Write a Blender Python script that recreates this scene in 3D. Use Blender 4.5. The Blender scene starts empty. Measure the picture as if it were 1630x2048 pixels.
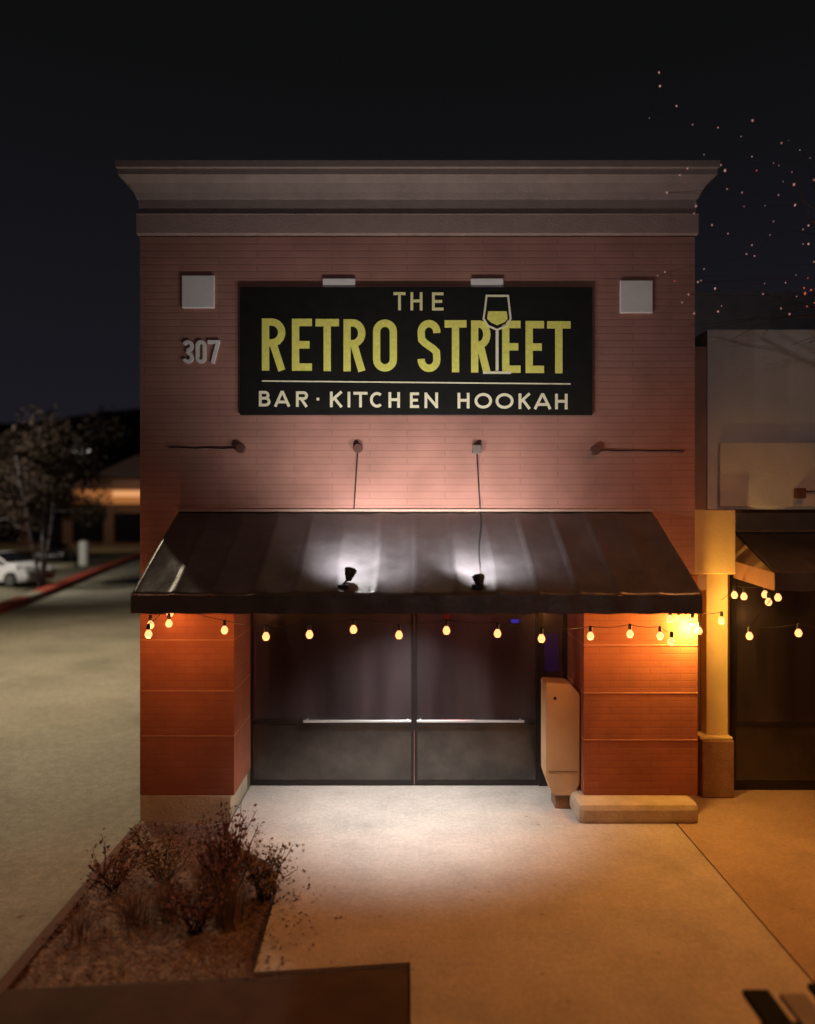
import bpy, bmesh, math, random
from mathutils import Vector, Matrix, noise
random.seed(7)
R = math.radians
sc = bpy.context.scene
C = sc.collection
F = 1500.0; CX = 815.0; CY = 1024.0; H = 3.3      # focal length in photo pixels, camera height

def wx(px, D): return (px - CX) * D / F
def wz(py, D): return H - (py - CY) * D / F
def pt(px, py, D): return Vector((wx(px, D), D, wz(py, D)))

# ------------------------------------------------------------------ helpers
def link(o, parent=None):
    C.objects.link(o)
    if parent is not None: o.parent = parent
    return o
def tag(o, label=None, cat=None, group=None, kind=None):
    if label: o['label'] = label
    if cat: o['category'] = cat
    if group: o['group'] = group
    if kind: o['kind'] = kind
    return o
def thing(name, label, cat, loc=(0, 0, 0), rz=0, group=None):
    o = bpy.data.objects.new(name, None); o.empty_display_size = .2
    o.location = loc; o.rotation_euler = (0, 0, rz)
    return tag(link(o), label, cat, group)
def obj(name, bm, mat, parent=None, smooth=False, world=True):
    """world=True: vertices are given in world space, so undo the parent's placement"""
    me = bpy.data.meshes.new(name)
    bmesh.ops.recalc_face_normals(bm, faces=bm.faces)
    if parent is not None and world:
        bm.transform(chain(parent).inverted())
    bm.to_mesh(me); bm.free()
    for m in (mat if isinstance(mat, (list, tuple)) else [mat]): me.materials.append(m)
    if smooth:
        for p in me.polygons: p.use_smooth = True
    o = bpy.data.objects.new(name, me)
    return link(o, parent)
def chain(o):
    m = Matrix.LocRotScale(o.location, o.rotation_euler, o.scale)
    return chain(o.parent) @ m if o.parent else m
def B(): return bmesh.new()
def box(bm, x0, x1, y0, y1, z0, z1, bev=0, mi=0):
    r = bmesh.ops.create_cube(bm, size=1)
    vs = r['verts']
    for v in vs:
        v.co = Vector(((x0 + x1) / 2 + v.co.x * (x1 - x0), (y0 + y1) / 2 + v.co.y * (y1 - y0), (z0 + z1) / 2 + v.co.z * (z1 - z0)))
    fs = list({f for v in vs for f in v.link_faces})
    for f in fs: f.material_index = mi
    if bev:
        es = list({e for v in vs for e in v.link_edges})
        bmesh.ops.bevel(bm, geom=es, offset=bev, segments=2, affect='EDGES', profile=.5)
    return bm
def tube(bm, pts, r, seg=8, r2=None, caps=True):
    pts = [Vector(p) for p in pts]
    n = len(pts); rings = []
    for i, p in enumerate(pts):
        d = (pts[min(i + 1, n - 1)] - pts[max(i - 1, 0)]).normalized()
        up = Vector((0, 0, 1)) if abs(d.z) < .9 else Vector((0, 1, 0))
        a = d.cross(up).normalized(); b = d.cross(a)
        rr = r if r2 is None else r + (r2 - r) * i / (n - 1)
        rings.append([bm.verts.new(p + (a * math.cos(2 * math.pi * k / seg) + b * math.sin(2 * math.pi * k / seg)) * rr) for k in range(seg)])
    for i in range(n - 1):
        for k in range(seg):
            bm.faces.new((rings[i][k], rings[i][(k + 1) % seg], rings[i + 1][(k + 1) % seg], rings[i + 1][k]))
    if caps:
        bm.faces.new(rings[0]); bm.faces.new(rings[-1][::-1])
    return bm
def lathe(bm, c, prof, seg=16, axis=None):
    """prof: (radius, height) pairs about c along axis"""
    c = Vector(c); ax = Vector(axis or (0, 0, 1)).normalized()
    q = Vector((0, 0, 1)).rotation_difference(ax)
    rings = []
    for (r, h) in prof:
        rings.append([bm.verts.new(c + q @ Vector((r * math.cos(2 * math.pi * k / seg), r * math.sin(2 * math.pi * k / seg), h))) for k in range(seg)])
    for i in range(len(prof) - 1):
        for k in range(seg):
            bm.faces.new((rings[i][k], rings[i][(k + 1) % seg], rings[i + 1][(k + 1) % seg], rings[i + 1][k]))
    bm.faces.new(rings[0]); bm.faces.new(rings[-1][::-1])
    return bm
def prism(bm, poly, a, b, axis='y', mi=0):
    """polygon swept along an axis: 'y' -> poly in (x,z); 'x' -> poly in (y,z); 'z' -> (x,y)"""
    def P(u, v, w): return {'y': (u, w, v), 'x': (w, u, v), 'z': (u, v, w)}[axis]
    A = [bm.verts.new(P(u, v, a)) for u, v in poly]; Bv = [bm.verts.new(P(u, v, b)) for u, v in poly]
    n = len(poly); fs = [bm.faces.new(A), bm.faces.new(Bv[::-1])]
    for i in range(n): fs.append(bm.faces.new((A[i], A[(i + 1) % n], Bv[(i + 1) % n], Bv[i])))
    for f in fs: f.material_index = mi
    return bm

# ------------------------------------------------------------------ materials
def mat(name, col, rough=.8, metal=0, var=.15, vscale=3, bump=0, bscale=40, spec=.5, emit=None, es=0, col2=None, coat=0, detail=6):
    m = bpy.data.materials.new(name); m.use_nodes = True
    nt = m.node_tree; N = nt.nodes; L = nt.links
    b = N['Principled BSDF']
    b.inputs['Roughness'].default_value = rough; b.inputs['Metallic'].default_value = metal
    b.inputs['Specular IOR Level'].default_value = spec
    b.inputs['Coat Weight'].default_value = coat
    tc = N.new('ShaderNodeTexCoord')
    nz = N.new('ShaderNodeTexNoise'); nz.inputs['Scale'].default_value = vscale; nz.inputs['Detail'].default_value = detail
    nz.inputs['Roughness'].default_value = .65
    L.new(tc.outputs['Object'], nz.inputs['Vector'])
    cr = N.new('ShaderNodeValToRGB'); cr.color_ramp.elements[0].position = .3; cr.color_ramp.elements[1].position = .7
    c2 = col2 or [min(1, c * (1 + var)) for c in col]
    c1 = [c * (1 - var) for c in col] if not col2 else col
    cr.color_ramp.elements[0].color = (*c1, 1); cr.color_ramp.elements[1].color = (*c2, 1)
    L.new(nz.outputs['Fac'], cr.inputs['Fac']); L.new(cr.outputs['Color'], b.inputs['Base Color'])
    if bump:
        n2 = N.new('ShaderNodeTexNoise'); n2.inputs['Scale'].default_value = bscale; n2.inputs['Detail'].default_value = 5
        L.new(tc.outputs['Object'], n2.inputs['Vector'])
        bp = N.new('ShaderNodeBump'); bp.inputs['Strength'].default_value = bump; bp.inputs['Distance'].default_value = .02
        L.new(n2.outputs['Fac'], bp.inputs['Height']); L.new(bp.outputs['Normal'], b.inputs['Normal'])
    if emit:
        b.inputs['Emission Color'].default_value = (*emit, 1); b.inputs['Emission Strength'].default_value = es
    return m
def brick_mat(name, c1, c2, mortar, bh=.075, bw=.22, rough=.85, msize=.008, bump=.6, plane='xz'):
    m = bpy.data.materials.new(name); m.use_nodes = True
    nt = m.node_tree; N = nt.nodes; L = nt.links; b = N['Principled BSDF']; b.inputs['Roughness'].default_value = rough
    b.inputs['Specular IOR Level'].default_value = .3
    tc = N.new('ShaderNodeTexCoord'); sp = N.new('ShaderNodeSeparateXYZ'); cb = N.new('ShaderNodeCombineXYZ')
    ad = N.new('ShaderNodeMath'); ad.operation = 'ADD'
    L.new(tc.outputs['Object'], sp.inputs[0]); L.new(sp.outputs['X'], ad.inputs[0]); L.new(sp.outputs['Y'], ad.inputs[1])
    L.new(ad.outputs[0], cb.inputs['X']); L.new(sp.outputs['Z'], cb.inputs['Y'])
    bt = N.new('ShaderNodeTexBrick'); L.new(cb.outputs[0], bt.inputs['Vector'])
    bt.inputs['Scale'].default_value = 1; bt.inputs['Brick Width'].default_value = bw; bt.inputs['Row Height'].default_value = bh
    bt.inputs['Mortar Size'].default_value = msize; bt.inputs['Mortar Smooth'].default_value = .3
    bt.inputs['Color1'].default_value = (*c1, 1); bt.inputs['Color2'].default_value = (*c2, 1); bt.inputs['Mortar'].default_value = (*mortar, 1)
    nz = N.new('ShaderNodeTexNoise'); nz.inputs['Scale'].default_value = 2.2; nz.inputs['Detail'].default_value = 8
    L.new(tc.outputs['Object'], nz.inputs['Vector'])
    mr = N.new('ShaderNodeMapRange'); mr.inputs['From Min'].default_value = .3; mr.inputs['From Max'].default_value = .7
    mr.inputs['To Min'].default_value = .82; mr.inputs['To Max'].default_value = 1.12
    L.new(nz.outputs['Fac'], mr.inputs['Value'])
    mx = N.new('ShaderNodeMix'); mx.data_type = 'RGBA'; mx.blend_type = 'MULTIPLY'; mx.inputs['Factor'].default_value = 1
    L.new(bt.outputs['Color'], mx.inputs[6]); L.new(mr.outputs[0], mx.inputs[7]); L.new(mx.outputs[2], b.inputs['Base Color'])
    n2 = N.new('ShaderNodeTexNoise'); n2.inputs['Scale'].default_value = 60; L.new(tc.outputs['Object'], n2.inputs['Vector'])
    hm = N.new('ShaderNodeMath'); hm.operation = 'MULTIPLY_ADD'; hm.inputs[1].default_value = -1
    L.new(bt.outputs['Fac'], hm.inputs[0])
    h2 = N.new('ShaderNodeMath'); h2.operation = 'MULTIPLY'; h2.inputs[1].default_value = .25; L.new(n2.outputs['Fac'], h2.inputs[0]); L.new(h2.outputs[0], hm.inputs[2])
    bp = N.new('ShaderNodeBump'); bp.inputs['Strength'].default_value = bump; bp.inputs['Distance'].default_value = .008
    L.new(hm.outputs[0], bp.inputs['Height']); L.new(bp.outputs['Normal'], b.inputs['Normal'])
    return m
def emis(name, col, s):
    m = bpy.data.materials.new(name); m.use_nodes = True; b = m.node_tree.nodes['Principled BSDF']
    b.inputs['Base Color'].default_value = (.3, .2, .1, 1); b.inputs['Emission Color'].default_value = (*col, 1); b.inputs['Emission Strength'].default_value = s
    return m
def glass_mat(name, tint, mix, rough):
    m = bpy.data.materials.new(name); m.use_nodes = True; nt = m.node_tree; N = nt.nodes; L = nt.links
    b = N['Principled BSDF']; b.inputs['Base Color'].default_value = (*tint, 1); b.inputs['Roughness'].default_value = rough
    b.inputs['Specular IOR Level'].default_value = .8
    tc = N.new('ShaderNodeTexCoord'); mp = N.new('ShaderNodeMapping'); mp.inputs['Scale'].default_value = (3, 1, .35)
    nz = N.new('ShaderNodeTexNoise'); nz.inputs['Scale'].default_value = 1.4; nz.inputs['Detail'].default_value = 4
    L.new(tc.outputs['Object'], mp.inputs[0]); L.new(mp.outputs[0], nz.inputs['Vector'])
    mr = N.new('ShaderNodeMapRange'); mr.inputs['From Min'].default_value = .35; mr.inputs['From Max'].default_value = .65
    mr.inputs['To Min'].default_value = rough * .7; mr.inputs['To Max'].default_value = rough * 1.6
    L.new(nz.outputs['Fac'], mr.inputs['Value']); L.new(mr.outputs[0], b.inputs['Roughness'])
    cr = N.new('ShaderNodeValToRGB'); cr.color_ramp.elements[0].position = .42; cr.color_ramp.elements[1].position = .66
    cr.color_ramp.elements[0].color = (*[c * .6 for c in tint], 1); cr.color_ramp.elements[1].color = (*[c * 1.6 for c in tint], 1)  # pale upright streaks of reflected light painted into the base colour
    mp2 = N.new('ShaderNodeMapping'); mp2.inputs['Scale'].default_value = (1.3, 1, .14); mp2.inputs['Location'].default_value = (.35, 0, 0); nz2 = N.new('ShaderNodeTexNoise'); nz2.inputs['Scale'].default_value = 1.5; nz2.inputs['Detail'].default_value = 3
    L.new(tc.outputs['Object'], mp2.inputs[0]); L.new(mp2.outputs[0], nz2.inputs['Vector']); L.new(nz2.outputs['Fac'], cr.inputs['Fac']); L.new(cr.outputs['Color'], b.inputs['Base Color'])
    t = N.new('ShaderNodeBsdfTransparent'); t.inputs[0].default_value = (.8, .75, .8, 1)
    ms = N.new('ShaderNodeMixShader'); ms.inputs[0].default_value = mix
    L.new(b.outputs[0], ms.inputs[1]); L.new(t.outputs[0], ms.inputs[2])
    L.new(ms.outputs[0], N['Material Output'].inputs['Surface'])
    return m

M = {}
M['wall'] = brick_mat('painted_brick', (.41, .205, .168), (.395, .20, .163), (.355, .175, .145), bw=.82, bump=.34)
M['pillar'] = brick_mat('pillar_brick', (.34, .118, .062), (.315, .105, .056), (.30, .10, .058), bh=.073, bump=.25)
M['ledge'] = mat('stone_ledge', (.42, .18, .10), .8, var=.1)
M['cornice'] = mat('cornice_stucco', (.30, .235, .22), .9, var=.12, vscale=5, bump=.25, bscale=60)
M['band'] = mat('band_stucco', (.38, .27, .245), .9, var=.1, vscale=5, bump=.25, bscale=60)
M['base'] = mat('cast_base', (.50, .40, .28), .85, var=.18, vscale=4, bump=.4, bscale=30)
M['tile'] = mat('white_tile', (.86, .84, .83), .5, var=.05)
M['sign'] = mat('sign_panel', (.010, .010, .009), .55, var=.3, vscale=8, spec=.25)
M['yellow'] = mat('sign_yellow', (.93, .88, .19), .6, var=.12, vscale=20)
M['cream'] = mat('sign_cream', (.93, .89, .66), .6, var=.08, vscale=20)
M['pale'] = mat('sign_pale_yellow', (.93, .90, .45), .6, var=.08, vscale=20)
M['steel'] = mat('number_metal', (.85, .84, .83), .5, metal=0, var=.1)
M['awning'] = mat('awning_vinyl', (.056, .052, .058), .33, var=.3, vscale=3.5, bump=.6, bscale=3, spec=.6)
M['black'] = mat('black_metal', (.018, .017, .018), .4, metal=.3, var=.2, bump=.1)
M['alu'] = mat('dark_frame', (.035, .028, .026), .35, metal=.6, var=.2)
M['bar'] = mat('steel_bar', (.75, .72, .68), .3, metal=.85, var=.05)
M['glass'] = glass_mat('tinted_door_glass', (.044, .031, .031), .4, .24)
M['kick'] = mat('kick_panel', (.10, .092, .085), .25, metal=.85, var=.3, bump=.15, bscale=4, spec=.6)
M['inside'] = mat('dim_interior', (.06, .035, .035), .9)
M['concrete'] = mat('walk_concrete', (.50, .425, .36), .88, var=.14, vscale=1.6, bump=.35, bscale=45, detail=10)
M['concrete2'] = mat('walk_concrete_stained', (.43, .30, .21), .88, var=.16, vscale=1.3, bump=.35, bscale=45, detail=10)
def weather(m, sc_, amt, seed):
    nt = m.node_tree; N = nt.nodes; L = nt.links; b = N['Principled BSDF']; src = b.inputs['Base Color'].links[0].from_socket
    tc = N.new('ShaderNodeTexCoord'); mp = N.new('ShaderNodeMapping'); mp.inputs['Location'].default_value = (seed, seed * 2, 0); L.new(tc.outputs['Object'], mp.inputs[0])
    for (scale, lo, hi, a, b_, det) in ((sc_, .50, .72, 1, 1 - amt, 12), (sc_ * 26, .42, .60, 1 - amt * .35, 1.05, 3), (sc_ * 90, .35, .65, .86, 1.10, 2)):
        nz = N.new('ShaderNodeTexNoise'); nz.inputs['Scale'].default_value = scale; nz.inputs['Detail'].default_value = det; nz.inputs['Roughness'].default_value = .7
        L.new(mp.outputs[0], nz.inputs['Vector'])
        mr = N.new('ShaderNodeMapRange'); mr.inputs['From Min'].default_value = lo; mr.inputs['From Max'].default_value = hi; mr.inputs['To Min'].default_value = a; mr.inputs['To Max'].default_value = b_
        L.new(nz.outputs['Fac'], mr.inputs['Value'])
        mx = N.new('ShaderNodeMix'); mx.data_type = 'RGBA'; mx.blend_type = 'MULTIPLY'; mx.inputs['Factor'].default_value = 1
        L.new(src, mx.inputs[6]); L.new(mr.outputs[0], mx.inputs[7]); src = mx.outputs[2]
    vo = N.new('ShaderNodeTexVoronoi'); vo.inputs['Scale'].default_value = sc_ * 4; L.new(mp.outputs[0], vo.inputs['Vector'])
    mr = N.new('ShaderNodeMapRange'); mr.inputs['From Min'].default_value = .03; mr.inputs['From Max'].default_value = .07; mr.inputs['To Min'].default_value = .62; mr.inputs['To Max'].default_value = 1
    L.new(vo.outputs['Distance'], mr.inputs['Value']); mx = N.new('ShaderNodeMix'); mx.data_type = 'RGBA'; mx.blend_type = 'MULTIPLY'; mx.inputs['Factor'].default_value = 1
    L.new(src, mx.inputs[6]); L.new(mr.outputs[0], mx.inputs[7]); L.new(mx.outputs[2], b.inputs['Base Color'])
weather(M['concrete'], .8, .22, 1); weather(M['concrete2'], .8, .22, 5)
M['joint'] = mat('joint', (.17, .12, .09), .95)
M['dark_ground'] = mat('dark_ground', (.075, .042, .030), .9, var=.3, vscale=2, bump=.6, bscale=90)
M['drive'] = mat('drive_concrete', (.30, .275, .215), .85, var=.22, vscale=.25, bump=.3, bscale=30, detail=10)
M['lot'] = mat('lot_asphalt', (.15, .14, .09), .9, var=.3, vscale=.3)
weather(M['drive'], .35, .35, 3)
M['redkerb'] = mat('red_kerb_paint', (.42, .06, .035), .7, var=.25, vscale=2)
M['kerb'] = mat('bare_kerb', (.42, .38, .27), .8, var=.15)
M['mulch'] = mat('mulch', (.23, .155, .12), .95, var=.5, vscale=14, bump=1, bscale=35)
M['nwall'] = mat('neighbour_stucco', (.64, .65, .67), .9, var=.06, vscale=1.5, bump=.25, bscale=60)
M['nwall2'] = mat('neighbour_stucco_tan', (.60, .585, .58), .9, var=.08, vscale=1.5, bump=.25, bscale=60)
M['col'] = mat('column_stucco', (.68, .53, .25), .85, var=.08, vscale=3, bump=.2)
M['ped'] = mat('pedestal_block', (.26, .14, .08), .85, var=.2, vscale=6, bump=.4)
M['cabinet'] = mat('beige_cabinet', (.60, .37, .19), .5, var=.08, vscale=3)
M['socket'] = mat('socket_plastic', (.01, .01, .01), .5)
M['bulb'] = emis('bulb_glow', (1, .40, .14), 2.1)
M['wire'] = mat('wire_rubber', (.012, .01, .01), .6)
M['lens'] = emis('flood_lens', (1, .97, .92), 12)
M['bark'] = mat('pale_bark', (.17, .15, .16), .9, var=.3, vscale=8, bump=.5)
M['darkbark'] = mat('dark_bark', (.035, .022, .018), .9, var=.3, vscale=8)
M['leaf'] = mat('dusty_leaf', (.052, .037, .027), .9, spec=.1, var=.4, vscale=1)
M['shrub1'] = mat('shrub_leaf_red', (.20, .09, .08), .7, var=.5, vscale=6)
M['shrub2'] = mat('shrub_leaf_olive', (.19, .13, .075), .7, var=.5, vscale=6)
M['stem'] = mat('shrub_stem', (.06, .028, .02), .8, var=.3)
M['grassblade'] = mat('grass_blade', (.24, .16, .13), .7, var=.4, vscale=5)
M['hill'] = mat('hill', (.02, .02, .012), 1, var=.5, vscale=.05)
M['farwall'] = mat('far_wall', (.16, .10, .075), .9, var=.2, vscale=.2)
M['farroof'] = mat('far_roof', (.03, .022, .025), .9, var=.2)
M['farlit'] = emis('far_lit_fascia', (1, .33, .08), .28)
M['farlit2'] = emis('far_lit_window', (1, .45, .18), .75)
M['carwhite'] = mat('white_paint', (.72, .72, .76), .3, var=.03, coat=.5)
M['cardark'] = mat('dark_paint', (.03, .03, .035), .3, var=.1, coat=.5)
M['carglass'] = mat('car_glass', (.01, .01, .012), .12, var=.1)
M['tyre'] = mat('tyre', (.015, .015, .015), .85)
M['rim'] = mat('rim', (.3, .3, .3), .35, metal=.8)
M['headlamp'] = mat('headlamp_glass', (.7, .7, .72), .2)
M['white'] = mat('white_enamel', (.8, .8, .78), .45, var=.04)
M['greybd'] = mat('grey_board', (.20, .15, .15), .7, var=.2, vscale=5, bump=.3)
M['blackbd'] = mat('black_board', (.004, .003, .003), .8, spec=.12, var=.2)
M['blue'] = emis('blue_led', (.05, .06, 1), 3)
M['purple'] = emis('purple_screen', (.16, .02, .5), .25)
M['redneon'] = emis('red_neon', (1, .03, .02), .5)
M['lampwhite'] = emis('far_lamp', (1, .95, .85), 1.6)
M['speck'] = emis('fairy_bulb', (1, .48, .44), .42)
M['speckr'] = emis('fairy_bulb_red', (1, .12, .12), .5)

# ------------------------------------------------------------------ ground
DW, DD, DF = 8.17, 9.03, 6.75           # upper wall plane, door plane, awning front
XL, XR = -2.914, 3.13
def sheet(name, poly, z, m, sub=0):
    bm = B(); bm.faces.new([bm.verts.new((x, y, z)) for x, y in poly])
    if sub: bmesh.ops.subdivide_edges(bm, edges=bm.edges[:], cuts=sub, use_grid_fill=True)
    o = obj(name, bm, m); tag(o, kind='structure'); return o
sheet('ground', [(-400, -60), (400, -60), (400, 600), (-400, 600)], -.26, M['lot'])
# driveway running back past the building, up to the red kerb
kerbpts = [(-9.5, -10), (-11.2, 9), (-12.6, 18), (-14.5, 26.6), (-15.9, 33.4), (-18.2, 44), (-21.6, 61)]
# (centre line of the kerb)
sheet('driveway', [(XL - .16, -10), (XL - .16, 61)] + [(x + .1, y) for x, y in reversed(kerbpts)], -.252, M['drive'])
sheet('dark_ground_sheet', [(-2.78, -10), (0.02, -10), (0.015, 5.385), (-2.78, 5.20)], -.02, M['dark_ground'])  # dark brown sheet filling the left foreground, nearly flush with the walk
bm = B(); box(bm, -1.12, 9, -2, 20, -.6, 0)
# notch left front of the walk: slab pieces butted together
bm.free(); bm = B()
prism(bm, [(-1.89, 8.165), (-1.86, 7.75), (-1.62, 7.35), (-1.30, 7.05), (-1.14, 6.6), (-1.10, 5.38), (.02, 5.50), (.02, -8), (2.84, -8), (2.84, 11.5), (-1.89, 11.5)], -.6, 0, 'z')
o = obj('pavement', bm, M['concrete']); tag(o, kind='structure')
bm = B(); prism(bm, [(2.856, -8), (14, -8), (14, 9.6), (2.856, 9.6)], -.6, 0, 'z')
o = obj('pavement', bm, M['concrete2']); tag(o, kind='structure')
bm = B(); box(bm, 2.841, 2.855, -8, 9.5, -.3, -.012)
o = obj('pavement_joint', bm, M['joint']); tag(o, kind='structure')
# planting bed
bm = B()
nx, ny = 26, 40
g = [[None] * (ny + 1) for _ in range(nx + 1)]
for i in range(nx + 1):
    for j in range(ny + 1):
        x = -2.87 + 1.76 * i / nx; y = 5.30 + 2.86 * j / ny
        z = -.07 + .05 * noise.noise((x * 3, y * 3, 0)) + .03 * noise.noise((x * 11, y * 11, 3))
        g[i][j] = bm.verts.new((x, y, z))
for i in range(nx):
    for j in range(ny): bm.faces.new((g[i][j], g[i + 1][j], g[i + 1][j + 1], g[i][j + 1]))
o = obj('planting_bed', bm, M['mulch'], smooth=True); tag(o, kind='structure')
bm = B(); prism(bm, [(-2.90, 5.1), (-2.80, 5.1), (-2.84, 8.0), (-2.905, 8.0)], -.3, -.03, 'z')
o = obj('bed_edging', bm, mat('edging', (.11, .05, .03), .8)); tag(o, kind='structure')
bm = B(); prism(bm, [(-2.79, 5.10), (.02, 5.39), (.02, 5.47), (-2.79, 5.22)], -.3, -.025, 'z')
o = obj('kerb', bm, mat('kerb_dark', (.07, .045, .035), .85, var=.2)); tag(o, kind='structure')
# red kerb with one bare length
def strip(pts, w, z0, z1, m, name):
    bm = B()
    for a, b in zip(pts[:-1], pts[1:]):
        d = (Vector(b) - Vector(a)).normalized(); n = Vector((-d.y, d.x)) * w / 2
        a = Vector(a); b = Vector(b)
        prism(bm, [tuple(a + n), tuple(a - n), tuple(b - n), tuple(b + n)], z0, z1, 'z')
    bmesh.ops.remove_doubles(bm, verts=bm.verts, dist=.001)
    o = obj(name, bm, m); tag(o, kind='structure'); return o
def lerp(a, b, t): return (a[0] + (b[0] - a[0]) * t, a[1] + (b[1] - a[1]) * t)
k = kerbpts
strip(k[:3] + [k[3], lerp(k[3], k[4], .42)], .5, -.3, -.02, M['redkerb'], 'kerb')
strip([lerp(k[3], k[4], .425), lerp(k[3], k[4], .70)], .5, -.3, -.02, M['kerb'], 'kerb')
strip([lerp(k[3], k[4], .705), k[4], k[5]], .55, -.3, -.02, M['redkerb'], 'kerb')
strip([lerp(k[5], k[6], .005), k[6]], .5, -.3, -.02, M['redkerb'], 'kerb')
# traffic islands in the lot
for (cx, cy, rx, ry) in ((-24.0, 48.5, 2.6, 1.6),):
    bm = B(); poly = [(cx + rx * math.cos(t * math.pi / 12), cy + ry * math.sin(t * math.pi / 12)) for t in range(24)]
    prism(bm, poly, -.3, -.06, 'z'); o = obj('traffic_island', bm, M['kerb']); tag(o, kind='structure')
# hills
bm = B(); N_ = 70; front = []; top = []; back = []
for i in range(N_ + 1):
    x = -330 + 660 * i / N_; h = 33 + 5 * noise.noise((x * .02, 3, 0)) + 1.6 * noise.noise((x * .12, 7, 0))
    front.append(bm.verts.new((x, 150, -1))); top.append(bm.verts.new((x, 230, h))); back.append(bm.verts.new((x, 330, -1)))
for i in range(N_):
    bm.faces.new((front[i], front[i + 1], top[i + 1], top[i])); bm.faces.new((top[i], top[i + 1], back[i + 1], back[i]))
o = obj('hills', bm, M['hill'], smooth=True); tag(o, kind='structure')

# ------------------------------------------------------------------ main building
bld = thing('bar_building', 'narrow reddish painted brick shopfront with stepped cornice and black banner sign', 'building', (0, DW, 0))
bm = B(); box(bm, XL, XR, DW, 20, 2.62, 6.30)
box(bm, XL, XR, DD + 2.4, 20, -.3, 2.615)
obj('wall', bm, M['wall'], bld)
# pillars
PL = (XL, -1.89); PR = (1.923, 3.16)
for (a, b, z0, joints, zb) in ((PL[0], PL[1], .215, (1280, 1382, 1472), -.3), (PR[0], PR[1], .215, (1290, 1386, 1480), -.05)):
    bm = B(); box(bm, a, b, DW - .0, DD + .34, z0, 2.61)
    p = obj('pillar', bm, M['pillar'], bld)
    for y in joints:
        z = wz(y, DW); bm = B(); box(bm, a - .002, b + .002, DW - .006, DD, z - .008, z + .008, .002)
        obj('string_course', bm, M['ledge'], p)
# left base: flush; right base: rounded plinth standing proud
bm = B(); box(bm, XL + .0, -1.925, DW - .004, DD - .01, -.3, .212, .01); obj('pillar_base', bm, M['base'], bld)
bm = B(); box(bm, 1.80, 3.10, DW - .24, DW + .5, -.02, .212, .07); obj('pillar_base', bm, M['base'], bld)
# cornice profile (y offset, z)
prof = [(0, 6.70), (-.025, 6.70), (-.05, 6.76), (-.10, 6.84), (-.16, 6.89), (-.175, 6.90), (-.175, 6.96), (-.195, 6.972), (-.195, 7.04), (0, 7.04)]
def cornice(prof, m, name):
    bm = B(); rings = []
    for (dy, z) in prof:
        rings.append([bm.verts.new(v) for v in ((XL + dy, 19, z), (XL + dy, DW + dy, z), (XR - dy, DW + dy, z), (XR - dy, 19, z))])
    n = len(prof)
    for i in range(n):
        a, b = rings[i], rings[(i + 1) % n]
        for k in range(3): bm.faces.new((a[k], a[k + 1], b[k + 1], b[k]))
    obj(name, bm, m, bld)
cornice(prof, M['cornice'], 'cornice')
cornice([(.0, 6.545), (-.012, 6.545), (-.012, 6.70), (0, 6.70)], M['cornice'], 'frieze')
cornice([(0, 6.31), (-.02, 6.31), (-.03, 6.33), (-.03, 6.53), (-.034, 6.535), (0, 6.545)], M['band'], 'moulding_band')
bm = B(); box(bm, XL + .05, XR - .05, DW + .06, 19, 6.31, 6.95); obj('roof', bm, M['farroof'], bld)
# square tiles (the middle two are half hidden by the sign)
for px, py in ((397, 584), (678, 590), (974, 590), (1272, 594)):
    x = wx(px, DW); z = wz(py, DW); bm = B(); box(bm, x - .178, x + .178, DW - .022, DW + .01, z - .178, z + .178, .008)
    obj('square_tile', bm, M['tile'], bld)
# recess ceiling and back frame, door leaves
bm = B(); box(bm, PL[1], PR[0], DW + .003, DD + 2.39, 2.60, 2.617); obj('recess_ceiling', bm, M['inside'], bld)
xa, xm0, xm1, xb, xc = wx(500, DD), wx(825, DD), wx(832, DD), wx(1078, DD), PR[0]
TOP = 2.60
bm = B()
box(bm, PL[1], xa, DD, DD + .06, 0, TOP); box(bm, xb, xb + .05, DD, DD + .06, 0, TOP)
box(bm, xa, xb, DD + .002, DD + .058, 2.32, 2.38); box(bm, xb + .05, xc, DD + .002, DD + .058, 0, .28); box(bm, xc - .05, xc, DD + .001, DD + .059, .28, TOP)
fr = obj('shopfront_frame', bm, M['alu'], bld)
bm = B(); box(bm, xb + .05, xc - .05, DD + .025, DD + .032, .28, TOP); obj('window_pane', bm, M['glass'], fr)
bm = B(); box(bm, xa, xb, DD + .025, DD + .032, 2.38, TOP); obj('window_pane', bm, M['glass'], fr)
for (a, b, b0, b1) in ((xa + .004, (xm0 + xm1) / 2 - .003, wx(608, DD), wx(822, DD)), ((xm0 + xm1) / 2 + .003, xb - .004, wx(834, DD), wx(1047, DD))):
    bm = B(); y0, y1 = DD + .008, DD + .05; s = .035
    box(bm, a, a + s, y0, y1, .012, 2.315); box(bm, b - s, b, y0, y1, .012, 2.315)
    box(bm, a + s, b - s, y0 + .001, y1 - .001, 2.27, 2.315); box(bm, a + s, b - s, y0 + .001, y1 - .001, .012, .06)
    box(bm, a + s, b - s, y0 + .001, y1 - .001, .745, .79)
    d = obj('door', bm, M['alu'], bld)
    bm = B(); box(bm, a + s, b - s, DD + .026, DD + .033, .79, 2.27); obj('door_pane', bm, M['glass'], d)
    bm = B(); box(bm, a + s, b - s, DD + .022, DD + .034, .06, .745); obj('kick_panel', bm, M['kick'], d)
    bm = B(); tube(bm, [(b0, DD - .05, .795), (b1, DD - .05, .795)], .017, 12)
    for xx in (b0 + .04, b1 - .04): box(bm, xx - .012, xx + .012, DD - .045, DD + .01, .78, .81)
    obj('push_bar', bm, M['bar'], d)
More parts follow.
